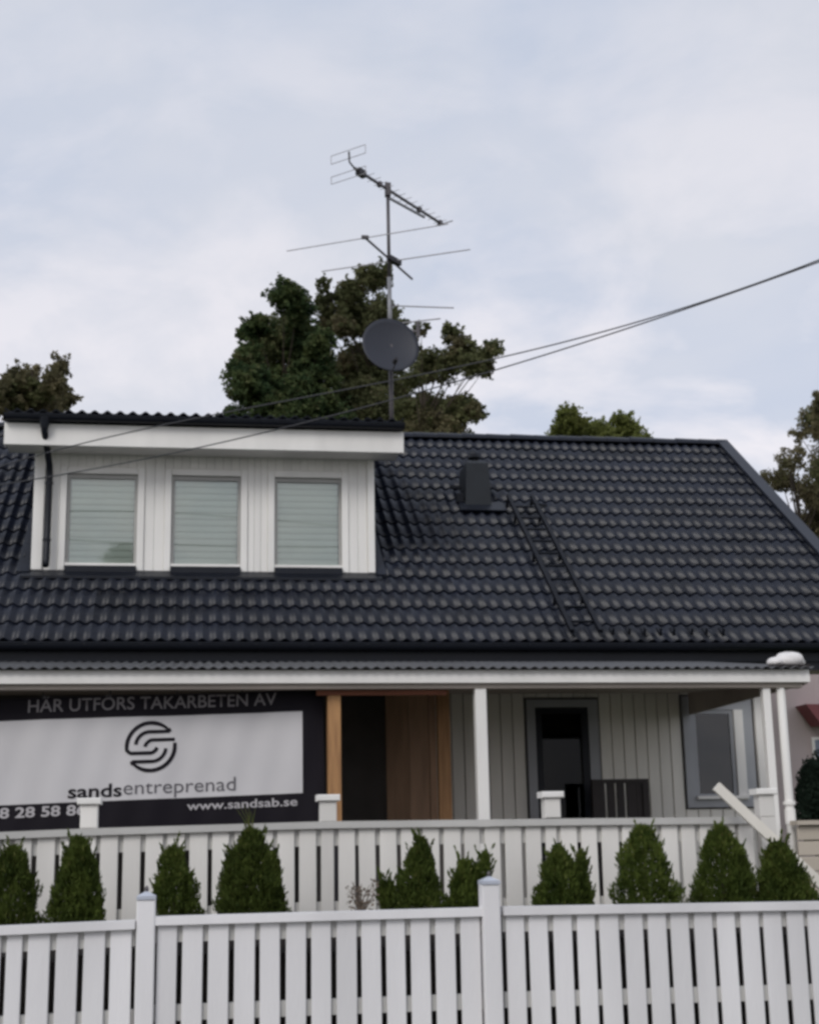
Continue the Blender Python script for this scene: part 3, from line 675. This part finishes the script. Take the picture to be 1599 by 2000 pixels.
bx('pane', 'bluegrey', wn_, w0.x + .05, w0.x + .95, 23.94, 23.949, w0.z - .37, w0.z - .05)

# ================================================================== VEGETATION
def leafmesh(name, P, D, Nn, Ln, Wd, mats, idx, parent):
    """one diamond-shaped leaf (4 corners, folded) per point; P centre, D direction, Nn side"""
    n = len(P); tip = P + D * Ln[:, None] * .5; tail = P - D * Ln[:, None] * .5; l = P - Nn * Wd[:, None] * .5; r = P + Nn * Wd[:, None] * .5
    V = np.stack([tail, r, tip, l], 1).reshape(-1, 3)
    me = bpy.data.meshes.new(name); me.vertices.add(4 * n); me.vertices.foreach_set('co', V.ravel())
    me.loops.add(4 * n); me.loops.foreach_set('vertex_index', np.arange(4 * n)); me.polygons.add(n)
    me.polygons.foreach_set('loop_start', np.arange(n) * 4); me.polygons.foreach_set('loop_total', np.full(n, 4))
    for m in mats: me.materials.append(m)
    me.polygons.foreach_set('material_index', idx.astype(np.int32)); me.update(calc_edges=True); me.validate()
    return link(name, me, parent)
def unit(a): return a / np.maximum(np.linalg.norm(a, axis=1, keepdims=True), 1e-9)
def thuja(label, u, vtop, ubl, ubr, vbase, y=10.8, extra=(), n=9500, zb=-.60, lean=0, full=.75):
    vtop += 15; extra = [(a, b + 10, c_, w_) for a, b, c_, w_ in extra]
    top = at(u, vtop, y); l = at(ubl, vbase, y); r = at(ubr, vbase, y); cx_ = (l.x + r.x) / 2; R_ = (r.x - l.x) / 2
    root = empty('thuja_bush', (cx_, y, zb), label, 'thuja', 'thuja bushes planted between the two fences')
    rg = np.random.default_rng(int(u)); H = top.z - zb
    spires = [(top.x, top.z, R_, cx_, n)] + [(at(a, b, y).x, at(a, b, y).z, R_ * w, at(c_, b, y).x, int(n * w * .6)) for a, b, c_, w in extra]
    Ps = []; Ds = []
    for tx, tz, RR, bx_, k_ in spires:
        h = rg.random(k_) ** 1.25; ang = rg.random(k_) * 2 * math.pi
        ph = rg.random(8) * 6.28
        lum = 1 + .16 * np.sin(3 * ang + ph[0] + 5 * h) + .13 * np.sin(5 * ang + ph[1] - 11 * h) + .10 * np.sin(19 * h + 2 * ang + ph[2]) + .07 * np.sin(9 * ang + ph[3] + 23 * h)
        prof = (1 - h) ** (full * .88) * (1 - .28 * np.exp(-((h) / .12) ** 2)) + .03
        inn = np.where(rg.random(k_) < .72, .82 + .22 * rg.random(k_), rg.random(k_) ** .5 * .9)
        rad = RR * prof * lum * inn
        ax = bx_ + (tx - bx_) * h
        ns = 26; sp = rg.integers(0, ns, k_); sa = rg.random(ns) * 6.28; sh = rg.random(ns) * .9
        P = np.stack([ax + rad * np.cos(ang), y + rad * np.sin(ang) * .9, zb + (tz - zb) * h], 1)
        P += rg.normal(0, .008, P.shape)
        D = np.stack([np.cos(ang) * .45, np.sin(ang) * .45, np.full(k_, 1.0)], 1) + rg.normal(0, .28, (k_, 3))
        Ps.append(P); Ds.append(D)
        # feathery shoots breaking the outline
        m_ = 34; hh = rg.random(m_) * .92 + .05; aa = rg.random(m_) * 6.28
        for q in range(m_):
            pr_ = (1 - hh[q]) ** full; b_ = np.array([bx_ + (tx - bx_) * hh[q] + RR * pr_ * .86 * math.cos(aa[q]), y + RR * pr_ * .86 * math.sin(aa[q]), zb + (tz - zb) * hh[q]])
            dd = np.array([math.cos(aa[q]) * .42, math.sin(aa[q]) * .42, 1.]) ; Ls = rg.uniform(.06, .13) ; kk = 26
            t_ = rg.random(kk); PP = b_ + dd * (t_ * Ls)[:, None] + rg.normal(0, .010, (kk, 3)) * (1.2 - t_)[:, None]
            Ps.append(PP); Ds.append(dd + rg.normal(0, .25, (kk, 3)))
    P = np.concatenate(Ps); D = unit(np.concatenate(Ds)); k_ = len(P)
    Nn = unit(np.cross(D, rg.normal(0, 1, (k_, 3))))
    hrel = (P[:, 2] - zb) / H
    idx = (rg.random(k_) < np.clip(.05 + .30 * (hrel - .6), .03, .35)).astype(int)
    leafmesh('foliage', P, D, Nn, rg.uniform(.026, .052, k_), rg.uniform(.009, .017, k_), [M['green'], M['greenlt']], idx, root)
    MB().tube([(cx_, y, zb - .05), ((cx_ + top.x) / 2, y, zb + H * .5), (top.x, y, top.z - .06)], [.018, .012, .004], 6).build('stem', M['bark'], root)
    return root
thuja('thuja bush cut by the left edge of the frame', 26, 1640, -40, 80, 1800, n=8500, full=.6)
thuja('narrow thuja bush below the leftmost square post cap, its top bent', 152, 1622, 93, 210, 1790, extra=((165, 1652, 160, .5),), full=.62)
thuja('thuja bush right beside the left tall fence post', 338, 1640, 286, 396, 1785, full=.62, n=7500)
thuja('broad tall thuja bush with a thin wispy top, under the web address', 490, 1606, 424, 560, 1780, extra=((455, 1655, 462, .5), (530, 1655, 525, .5)), full=.55, n=9500)
thuja('slender pointed thuja bush in the middle with a low shoot at left', 824, 1624, 748, 870, 1772, extra=((748, 1715, 768, .35),), full=.85)
thuja('small forked thuja bush just left of the right tall fence post', 905, 1668, 868, 955, 1772, extra=((948, 1655, 930, .62), (925, 1690, 915, .6)), full=.7, n=5500)
thuja('low twin-topped thuja bush below the third square post cap', 1090, 1640, 1034, 1150, 1766, extra=((1134, 1652, 1128, .4),), full=.72)
thuja('tall full thuja bush under the bench, its tip reaching the balustrade rail', 1252, 1600, 1200, 1330, 1762, full=.58, n=9500)
thuja('tall thuja bush under the porch window left of the handrail', 1405, 1600, 1348, 1480, 1762, extra=((1440, 1655, 1440, .45),), full=.6, n=9500)
thuja('ragged thuja bush at the right edge overlapping the sloping handrail', 1522, 1632, 1474, 1598, 1760, extra=((1500, 1650, 1505, .5), (1550, 1690, 1550, .5)), full=.72, n=8000)
wt = bpy.data.objects['thuja_bush.003']; m_ = MB(); rgw = random.Random(9)
for i in range(7):
    e = at(488 + rgw.uniform(-26, 26), 1572 + rgw.uniform(-8, 26), 10.8); b_ = at(490 + rgw.uniform(-8, 8), 1625, 10.8)
    m_.tube([b_, (b_ + e) / 2 + Vector((rgw.uniform(-.01, .01), 0, 0)), e], [.005, .003, .0015], 4)
m_.build('shoot', M['greenlt'], wt)
# dry twiggy plant and a thin seedling
tw_ = empty('dry_shrub', at(700, 1760, 10.7) * 1, 'small bare brownish twiggy shrub left of the slender middle thuja', 'shrub')
m_ = MB(); rg = random.Random(4); bse = at(706, 1790, 10.7)
for i in range(16):
    e = at(rg.uniform(676, 736), rg.uniform(1718, 1765), 10.7 + rg.uniform(-.15, .15)); md = (bse + e) / 2 + Vector((rg.uniform(-.03, .03), 0, .03))
    m_.tube([bse, md, e], [.006, .004, .002], 5)
m_.build('twig', M['duskpot'], tw_)
rgn = np.random.default_rng(5); K = 220
P = np.array([tuple(at(*(lambda a_: (a_, rgn.uniform(1728 + abs(a_ - 690) * .35 - (22 if a_ > 724 else 0), 1790)))(rgn.uniform(676, 740)), 10.7 + rgn.uniform(-.15, .15))) for _ in range(K)]); D = unit(rgn.normal(0, 1, (K, 3)))
leafmesh('foliage', P, D, unit(np.cross(D, rgn.normal(0, 1, (K, 3)))), rgn.uniform(.02, .04, K), rgn.uniform(.012, .02, K), [M['duskpot']], np.zeros(K), tw_)

# tall trees behind the house
def tree(name, label, cat, clumps, y, mats, base_u, leaf=(.13, .24), dens=1.0, seed=1, group=None, depth=1.0, horiz=0.0, sub=14, gaps=.12):
    root_p = at(base_u, 1500, y); root_p.z = -1.7
    root = empty(name, root_p, label, cat, group); rg = np.random.default_rng(seed); pxm = F_PX / y
    Ps = []; Cs = []
    tb = MB(); hi = max(at(u, v, y).z for u, v, r in clumps)
    fork = Vector((root_p.x, y, -1.7 + (hi + 1.7) * .45))
    tb.tube([root_p, (root_p.x + .1, y, (fork.z - 1.7) / 2), fork], [.42, .34, .26], 8)
    topc = min(clumps, key=lambda c_: c_[1]); tt = at(topc[0], topc[1], y)
    tb.tube([fork, (fork + tt) / 2 + Vector((.15, 0, 0)), tt], [.20, .09, .015], 7)
    ph_ = rg.random(3) * 6.28
    for u, v, rp in clumps:
        c0 = at(u, v, y); rr = rp / pxm; c0 = np.array(c0) + np.array([0, rg.uniform(-1, 1) * 1.6 * depth, 0])
        tpt = fork.lerp(tt, max(0, min(.9, (c0[2] - fork.z) / max(.1, tt.z - fork.z) * .8 - .05)))
        mid = (tpt + Vector(c0)) / 2 + Vector((0, 0, -.15)); tb.tube([tpt, mid, c0], [.035, .018, .006], 5)
        kk = int(5.2 * dens * rp * rp) + 90
        q = unit(rg.normal(0, 1, (kk, 3))) * (rg.random((kk, 1)) ** .42) * rr * 1.42
        X_ = c0 + q
        nz = (np.sin(X_[:, 0] * 5.1 + 1.3 * np.sin(X_[:, 2] * 3.7 + ph_[0])) * np.sin(X_[:, 2] * 6.3 + 1.1 * np.sin(X_[:, 1] * 4.1 + ph_[1])) + .75 * np.sin(X_[:, 0] * 13 + X_[:, 1] * 9 + ph_[2]) * np.sin(X_[:, 2] * 15 - X_[:, 1] * 7))
        rel = np.linalg.norm(q, axis=1) / rr
        keep = nz > (-.85 + gaps + .42 * rel ** 3.2) + rg.normal(0, .12, kk)
        Ps.append(X_[keep]); Cs.append(np.where(nz[keep] + rg.normal(0, .3, keep.sum()) > .9, rg.integers(0, len(mats), keep.sum()), rg.integers(0, len(mats)) if rg.random() < .3 else 0))
        # twigs with leaves that break the outline
        for s_ in range(sub):
            d = rg.normal(0, 1, 3); d /= np.linalg.norm(d); Lt = rr * rg.uniform(1.1, 1.6) + .12; e_ = c0 + d * Lt; nl = 30
            t_ = rg.uniform(.55, 1, nl)[:, None]; Ps.append(c0 + (e_ - c0) * t_ + rg.normal(0, .055, (nl, 3)) * (1.5 - t_)); Cs.append(np.zeros(nl, int))
            if s_ % 3 == 0: tb.tube([c0, e_], [.014, .004], 4, False)
    P = np.concatenate(Ps); k_ = len(P); D = unit(rg.normal(0, 1, (k_, 3)) + np.array([0, 0, -.2])); Nn = unit(np.cross(D, rg.normal(0, 1, (k_, 3))))
    Ln = rg.uniform(leaf[0], leaf[1], k_) * .62
    leafmesh('crown', P, D, Nn, Ln, Ln * rg.uniform(.5, .8, k_), [M[m] for m in mats], np.concatenate(Cs), root)
    tb.build('trunk', M['bark'], root); return root
tg = 'trees rising behind the roof ridge'
tree('conifer_tree', 'dense dark green conifer, leftmost of the three trees behind the dormer roof', 'tree',
     [(548, 612, 26), (520, 622, 26), (575, 622, 28), (605, 640, 26), (500, 640, 22), (482, 636, 10), (540, 655, 42), (590, 670, 42), (620, 700, 26), (505, 668, 26), (580, 715, 40), (485, 705, 20), (470, 718, 14),
      (610, 750, 40), (560, 760, 42), (520, 745, 30), (480, 745, 26), (455, 752, 12), (500, 785, 36), (465, 785, 24), (550, 800, 42), (600, 800, 45), (640, 800, 30), (635, 765, 22), (450, 800, 18), (540, 850, 60), (620, 850, 60), (480, 850, 50)],
     42, ['pine', 'oak'], 570, (.10, .22), 1.35, 11, tg)
tree('broadleaf_tree', 'tall olive broadleaf tree behind the satellite dish and antenna mast', 'tree',
     [(735, 558, 20), (710, 570, 22), (685, 572, 14), (760, 575, 20), (628, 578, 9), (640, 600, 22), (675, 600, 28), (720, 600, 30), (765, 608, 24), (790, 612, 10), (640, 630, 18), (680, 640, 26), (735, 640, 36), (780, 645, 18),
      (660, 668, 20), (700, 685, 34), (755, 700, 36), (675, 715, 20), (715, 740, 40), (765, 760, 36), (680, 765, 22), (700, 800, 38), (750, 800, 36), (668, 800, 18), (655, 690, 10), (720, 850, 60)],
     44, ['oak', 'autumn'], 725, (.12, .24), .85, 12, tg, sub=13)
tree('broadleaf_tree', 'sparser brownish tree right of the satellite dish, rightmost of the three behind the ridge', 'tree',
     [(868, 668, 14), (850, 690, 22), (885, 690, 20), (905, 695, 16), (930, 710, 16), (942, 712, 12), (830, 715, 20), (865, 725, 28), (905, 735, 24), (938, 735, 14), (830, 770, 22), (870, 770, 30), (905, 780, 24), (945, 786, 9), (930, 772, 10),
      (800, 800, 24), (840, 810, 34), (885, 815, 30), (915, 820, 16), (795, 765, 14), (815, 660, 8), (808, 680, 10), (850, 855, 50), (890, 860, 40)],
     41, ['oak', 'autumn', 'autumn'], 860, (.11, .22), .75, 13, tg, sub=12)
tree('broadleaf_tree', 'small rounded brown-green tree top at the far left above the dormer roof', 'tree',
     [(22, 735, 14), (45, 740, 14), (62, 722, 7), (105, 722, 12), (122, 735, 14), (128, 752, 12), (85, 752, 22), (105, 760, 22), (50, 765, 26), (20, 770, 22), (80, 785, 26), (115, 780, 16), (30, 795, 26), (70, 830, 50), (0, 800, 30)],
     38, ['autumn', 'oak'], 60, (.10, .2), .8, 14, tg)
tree('broadleaf_tree', 'yellow-green tree top just showing over the ridge near its right half', 'tree',
     [(1085, 840, 16), (1100, 845, 20), (1120, 850, 20), (1145, 846, 18), (1175, 840, 20), (1200, 843, 20), (1225, 850, 18), (1160, 842, 16), (1185, 838, 16), (1210, 846, 16), (1235, 852, 14), (1135, 850, 14), (1090, 870, 30), (1150, 880, 40), (1220, 880, 35)],
     46, ['lime', 'oak'], 1160, (.12, .22), 1.0, 15, tg)
tree('broadleaf_tree', 'brownish leafy tree at the right edge beside the gable end of the roof', 'tree',
     [(1520, 912, 14), (1540, 905, 12), (1512, 925, 10), (1545, 930, 20), (1570, 925, 18), (1592, 918, 14), (1560, 955, 24), (1590, 955, 24), (1590, 990, 24), (1565, 985, 18), (1600, 1020, 28), (1580, 1010, 14), (1625, 960, 40), (1640, 1020, 50), (1610, 1070, 40), (1595, 1045, 16)],
     30, ['autumn', 'oak', 'lime'], 1625, (.07, .15), .9, 16, tg)
tree('broadleaf_tree', 'branch tips of a taller tree entering at the right edge of the sky', 'tree',
     [(1588, 790, 8), (1597, 800, 9), (1592, 825, 9), (1604, 840, 14), (1620, 800, 24), (1640, 840, 40), (1665, 780, 40), (1612, 775, 10), (1680, 880, 50)],
     34, ['autumn', 'oak'], 1690, (.08, .16), .8, 17, tg)
# dark evergreen behind the low wall at the right edge
hs = empty('evergreen_shrub', (8.3, 17.5, -1.7), 'very dark evergreen shrub at the right edge behind the low boarded wall', 'shrub')
rgn = np.random.default_rng(21); K = 9000; ce = np.array(at(1600, 1570, 17.5)); q = unit(rgn.normal(0, 1, (K, 3))) * (rgn.random((K, 1)) ** .3)
lum = 1 + .12 * np.sin(q[:, :1] * 9) * np.sin(q[:, 2:] * 8)
P = ce + q * lum * np.array([.27, .4, .62]); D = unit(rgn.normal(0, 1, (K, 3)))
leafmesh('foliage', P, D, unit(np.cross(D, rgn.normal(0, 1, (K, 3)))), rgn.uniform(.04, .08, K), rgn.uniform(.02, .04, K), [M['hedge']], np.zeros(K), hs)
MB().tube([(ce[0], 17.5, -1.7), (ce[0], 17.5, ce[2])], .05, 6).build('stem', M['bark'], hs)
# tree across the street, mirrored in the left dormer window
tr = empty('street_tree', (-1.9, -26, -1.7), 'round green tree across the street, seen only mirrored in the left dormer window', 'tree')
rgn = np.random.default_rng(31); K = 16000; Ps = []
for _ in range(60):
    d = rgn.normal(0, 1, 3); d /= np.linalg.norm(d); c_ = np.array([-2.7, -26, 9.6]) + d * np.array([1.0, 1.2, 3.2]) * rgn.uniform(.3, .95)
    Ps.append(c_ + unit(rgn.normal(0, 1, (K // 60, 3))) * (rgn.random((K // 60, 1)) ** .5) * .75)
P = np.concatenate(Ps); k_ = len(P); D = unit(rgn.normal(0, 1, (k_, 3)))
leafmesh('crown', P, D, unit(np.cross(D, rgn.normal(0, 1, (k_, 3)))), rgn.uniform(.15, .3, k_), rgn.uniform(.1, .18, k_), [M['oak']], np.zeros(k_), tr)
MB().tube([(-1.9, -26, -1.7), (-2.3, -26, 4), (-2.7, -26, 9)], [.35, .25, .1], 8).build('trunk', M['bark'], tr)

# ================================================================== AERIALS
MX = 3.06
an = empty('tv_antenna', (MX, RY, RZ), 'tall roof mast carrying two spindly television aerials above the ridge', 'antenna')
MB().tube([(MX, RY, RZ - .1), (MX, RY, 7.7)], .034, 10).build('mast', M['antenna'], an, True)
MB().tube([(MX, RY, 7.7), (MX, RY, 8.8)], .034, 10).build('mast', M['mast'], an, True)
MB().tube([(MX, RY, 8.8), (MX, RY, 10.42)], .028, 10).build('mast', M['antenna'], an, True)
A0, A1 = Vector((2.44, 20.47, 10.32)), Vector((4.17, 22.38, 10.32)); bd = (A1 - A0).normalized(); pd = Vector((bd.y, -bd.x, 0))
MB().bar(A0, A1, .035, .035).build('boom', M['antenna'], an)
MB().bar(Vector((MX, RY, 10.18)), A0.lerp(A1, .78) - Vector((0, 0, .08)), .03, .035).build('brace', M['mast'], an)
MB().box(MX - .045, MX + .045, RY - .05, RY + .05, 10.20, 10.42).build('clamp', M['antenna'], an)
pbx = A0.lerp(A1, .07); MB().bar(pbx - bd * .09 + Vector((0, 0, -.01)), pbx + bd * .09 + Vector((0, 0, -.01)), .09, .11).build('junction_box', M['black'], an)
for t in (.27, .72, .97): q = A0.lerp(A1, t); MB().bar(q - bd * .035, q + bd * .035, .07, .08).build('clamp', M['antenna'], an)
for i in range(13):
    t = .14 + i * .069; q = A0.lerp(A1, t); MB().tube([q - pd * .13 + Vector((0, 0, .02)), q + pd * .13 + Vector((0, 0, .02))], .005, 5).build('element', M['rodm'], an)
q = A1 - bd * .02; MB().tube([q - pd * .12, q + pd * .22], .012, 5).build('element', M['rodm'], an)
MB().tube([A0, A0 - bd * .13 + Vector((0, 0, .05)), A0 - bd * .14 + Vector((0, 0, .22))], .016, 6).build('reflector_arm', M['antenna'], an)
for s_, zz in ((1, .26), (1, .12), (-1, -.10), (-1, -.22)):
    q = A0 - bd * .12 + Vector((0, 0, zz)); MB().tube([q - pd * .36, q + pd * .30], .006, 5).build('reflector', M['rodm'], an)
for e in (-.36, .30):
    q = A0 - bd * .12 + pd * e
    for a_, b2 in ((.12, .26), (-.22, -.10)): MB().tube([q + Vector((0, 0, a_)), q + Vector((0, 0, b2))], .007, 5).build('reflector', M['rodm'], an)
# lower aerial with two long rods
Z2 = 9.11
B0, B1 = Vector((2.574, 20.35, Z2)), Vector((3.557, 21.93, Z2))
MB().bar(B0, B1, .026, .026).build('boom', M['antenna'], an)
MB().bar(B0 - Vector((.05, 0, 0)), B0 + Vector((.06, 0, 0)), .05, .05).build('clamp', M['antenna'], an)
MB().bar((MX - .01, RY - .04, Z2 + .01), (MX + .19, RY + .12, Z2 - .02), .09, .085).build('junction_box', M['black'], an)
MB().tube([(1.423, 21.0, Z2), (3.766, 19.73, Z2)], .008, 6).build('element', M['rodm'], an)
MB().tube([(2.04, 21.76, Z2), (4.28, 20.63, Z2)], .0095, 6).build('element', M['rodm'], an)
# short lowest rods beside the dish
p, q = at(770, 597, RY + .05), at(886, 601, RY + .05); MB().tube([p, q], .011, 6).build('element', M['rodm'], an)
p, q = at(770, 632, RY - .1), at(860, 622, RY - .1); MB().tube([p, q], .011, 6).build('element', M['rodm'], an)
p, q = at(758, 597, RY + .03), at(758, 632, RY - .1); MB().bar((MX - .02, RY, p.z), (MX + .08, RY, p.z), .03, .03).bar((MX - .02, RY - .1, q.z), (MX + .08, RY - .1, q.z), .03, .03).build('clamp', M['antenna'], an)

dc = at(763, 673, 20.82)
sd_ = empty('satellite_dish', (MX, 21.1, dc.z), 'dark slate-grey round satellite dish on the mast above the dormer roof', 'satellite dish')
ax = Vector((.10, -1, .22)).normalized(); ex = Vector((0, 0, 1)).cross(ax).normalized() * -1; ey = ax.cross(ex) * -1
ey = ex.cross(ax); 
if ey.z < 0: ey = -ey
dm = MB(); nr, na = 8, 40; RX, RYY = .452, .475
for side in (0, 1):
    for i in range(nr + 1):
        rr = i / nr
        for j in range(na):
            t = 2 * math.pi * j / na; dp_ = .085 * (rr * rr - 1) - .010 * side
            if i == nr and side == 0: dp_ += .006
            dm.v.append(tuple(dc + ex * math.cos(t) * RX * rr + ey * math.sin(t) * RYY * rr + ax * dp_))
N = (nr + 1) * na
for i in range(nr):
    for j in range(na):
        a_, b2 = i * na + j, i * na + (j + 1) % na; dm.f.append((a_, b2, b2 + na, a_ + na)); dm.f.append((N + a_ + na, N + b2 + na, N + b2, N + a_))
for j in range(na): a_, b2 = nr * na + j, nr * na + (j + 1) % na; dm.f.append((a_, b2, N + b2, N + a_))
dm.build('reflector', M['dish'], sd_, True)
lnb = at(772, 704, 20.42)
MB().tube([dc - ey * .47 - ax * .02, lnb - ey * .03], .010, 6).build('arm', M['antenna'], sd_)
MB().tube([lnb - ax * -.06, lnb - ax * .01, lnb - ax * .05], [.028, .034, .040], 10).build('receiver_head', M['black'], sd_)
MB().bar(dc - ax * .10, Vector((MX, RY - .0, dc.z - .02)), .10, .12).build('bracket', M['antenna'], sd_)
bq = at(816, 640, 20.95); MB().bar(bq + Vector((0, 0, .1)), bq - Vector((0, 0, .16)), .05, .05, (0, 1, 0)).bar(bq - Vector((0, 0, .05)), Vector((MX, RY, bq.z - .05)), .03, .03).build('bracket', M['antenna'], sd_)

# ================================================================== OVERHEAD CABLES
def cable(label, pts, y0, y1, r):
    us = [p[0] for p in pts]; P3 = [at(u, v, lerp(y0, y1, u / 1600)) for u, v in pts]
    X = np.array([p.x for p in P3]); Z = np.array([p.z for p in P3]); Y = np.array([p.y for p in P3])
    cz = np.polyfit(X, Z, 2); cy_ = np.polyfit(X, Y, 3); cz = np.polyfit(X, Z, 3); xs = np.linspace(X.min() - 1.5, X.max() + 1.2, 80)
    o = MB().tube([(x, np.polyval(cy_, x), np.polyval(cz, x)) for x in xs], r, 6).build('overhead_cable', M['cable'], None, True)
    return tag(o, label, 'cable', 'service cables crossing in front of the house')
cable('upper of two black overhead cables running down across the sky to the left', [(1599, 507), (1450, 563), (1300, 612), (1130, 660), (960, 702), (650, 765), (330, 828), (160, 866)], 16.2, 11.5, .0068)
cable('lower of two black overhead cables, crossing the white dormer fascia nearer its middle', [(1599, 510), (1450, 566), (1350, 599), (1150, 667), (965, 722), (700, 797), (520, 843), (380, 878), (200, 912), (60, 937)], 16.0, 11.2, .0068)
print('objects', len(bpy.data.objects), 'tiles', cnt)
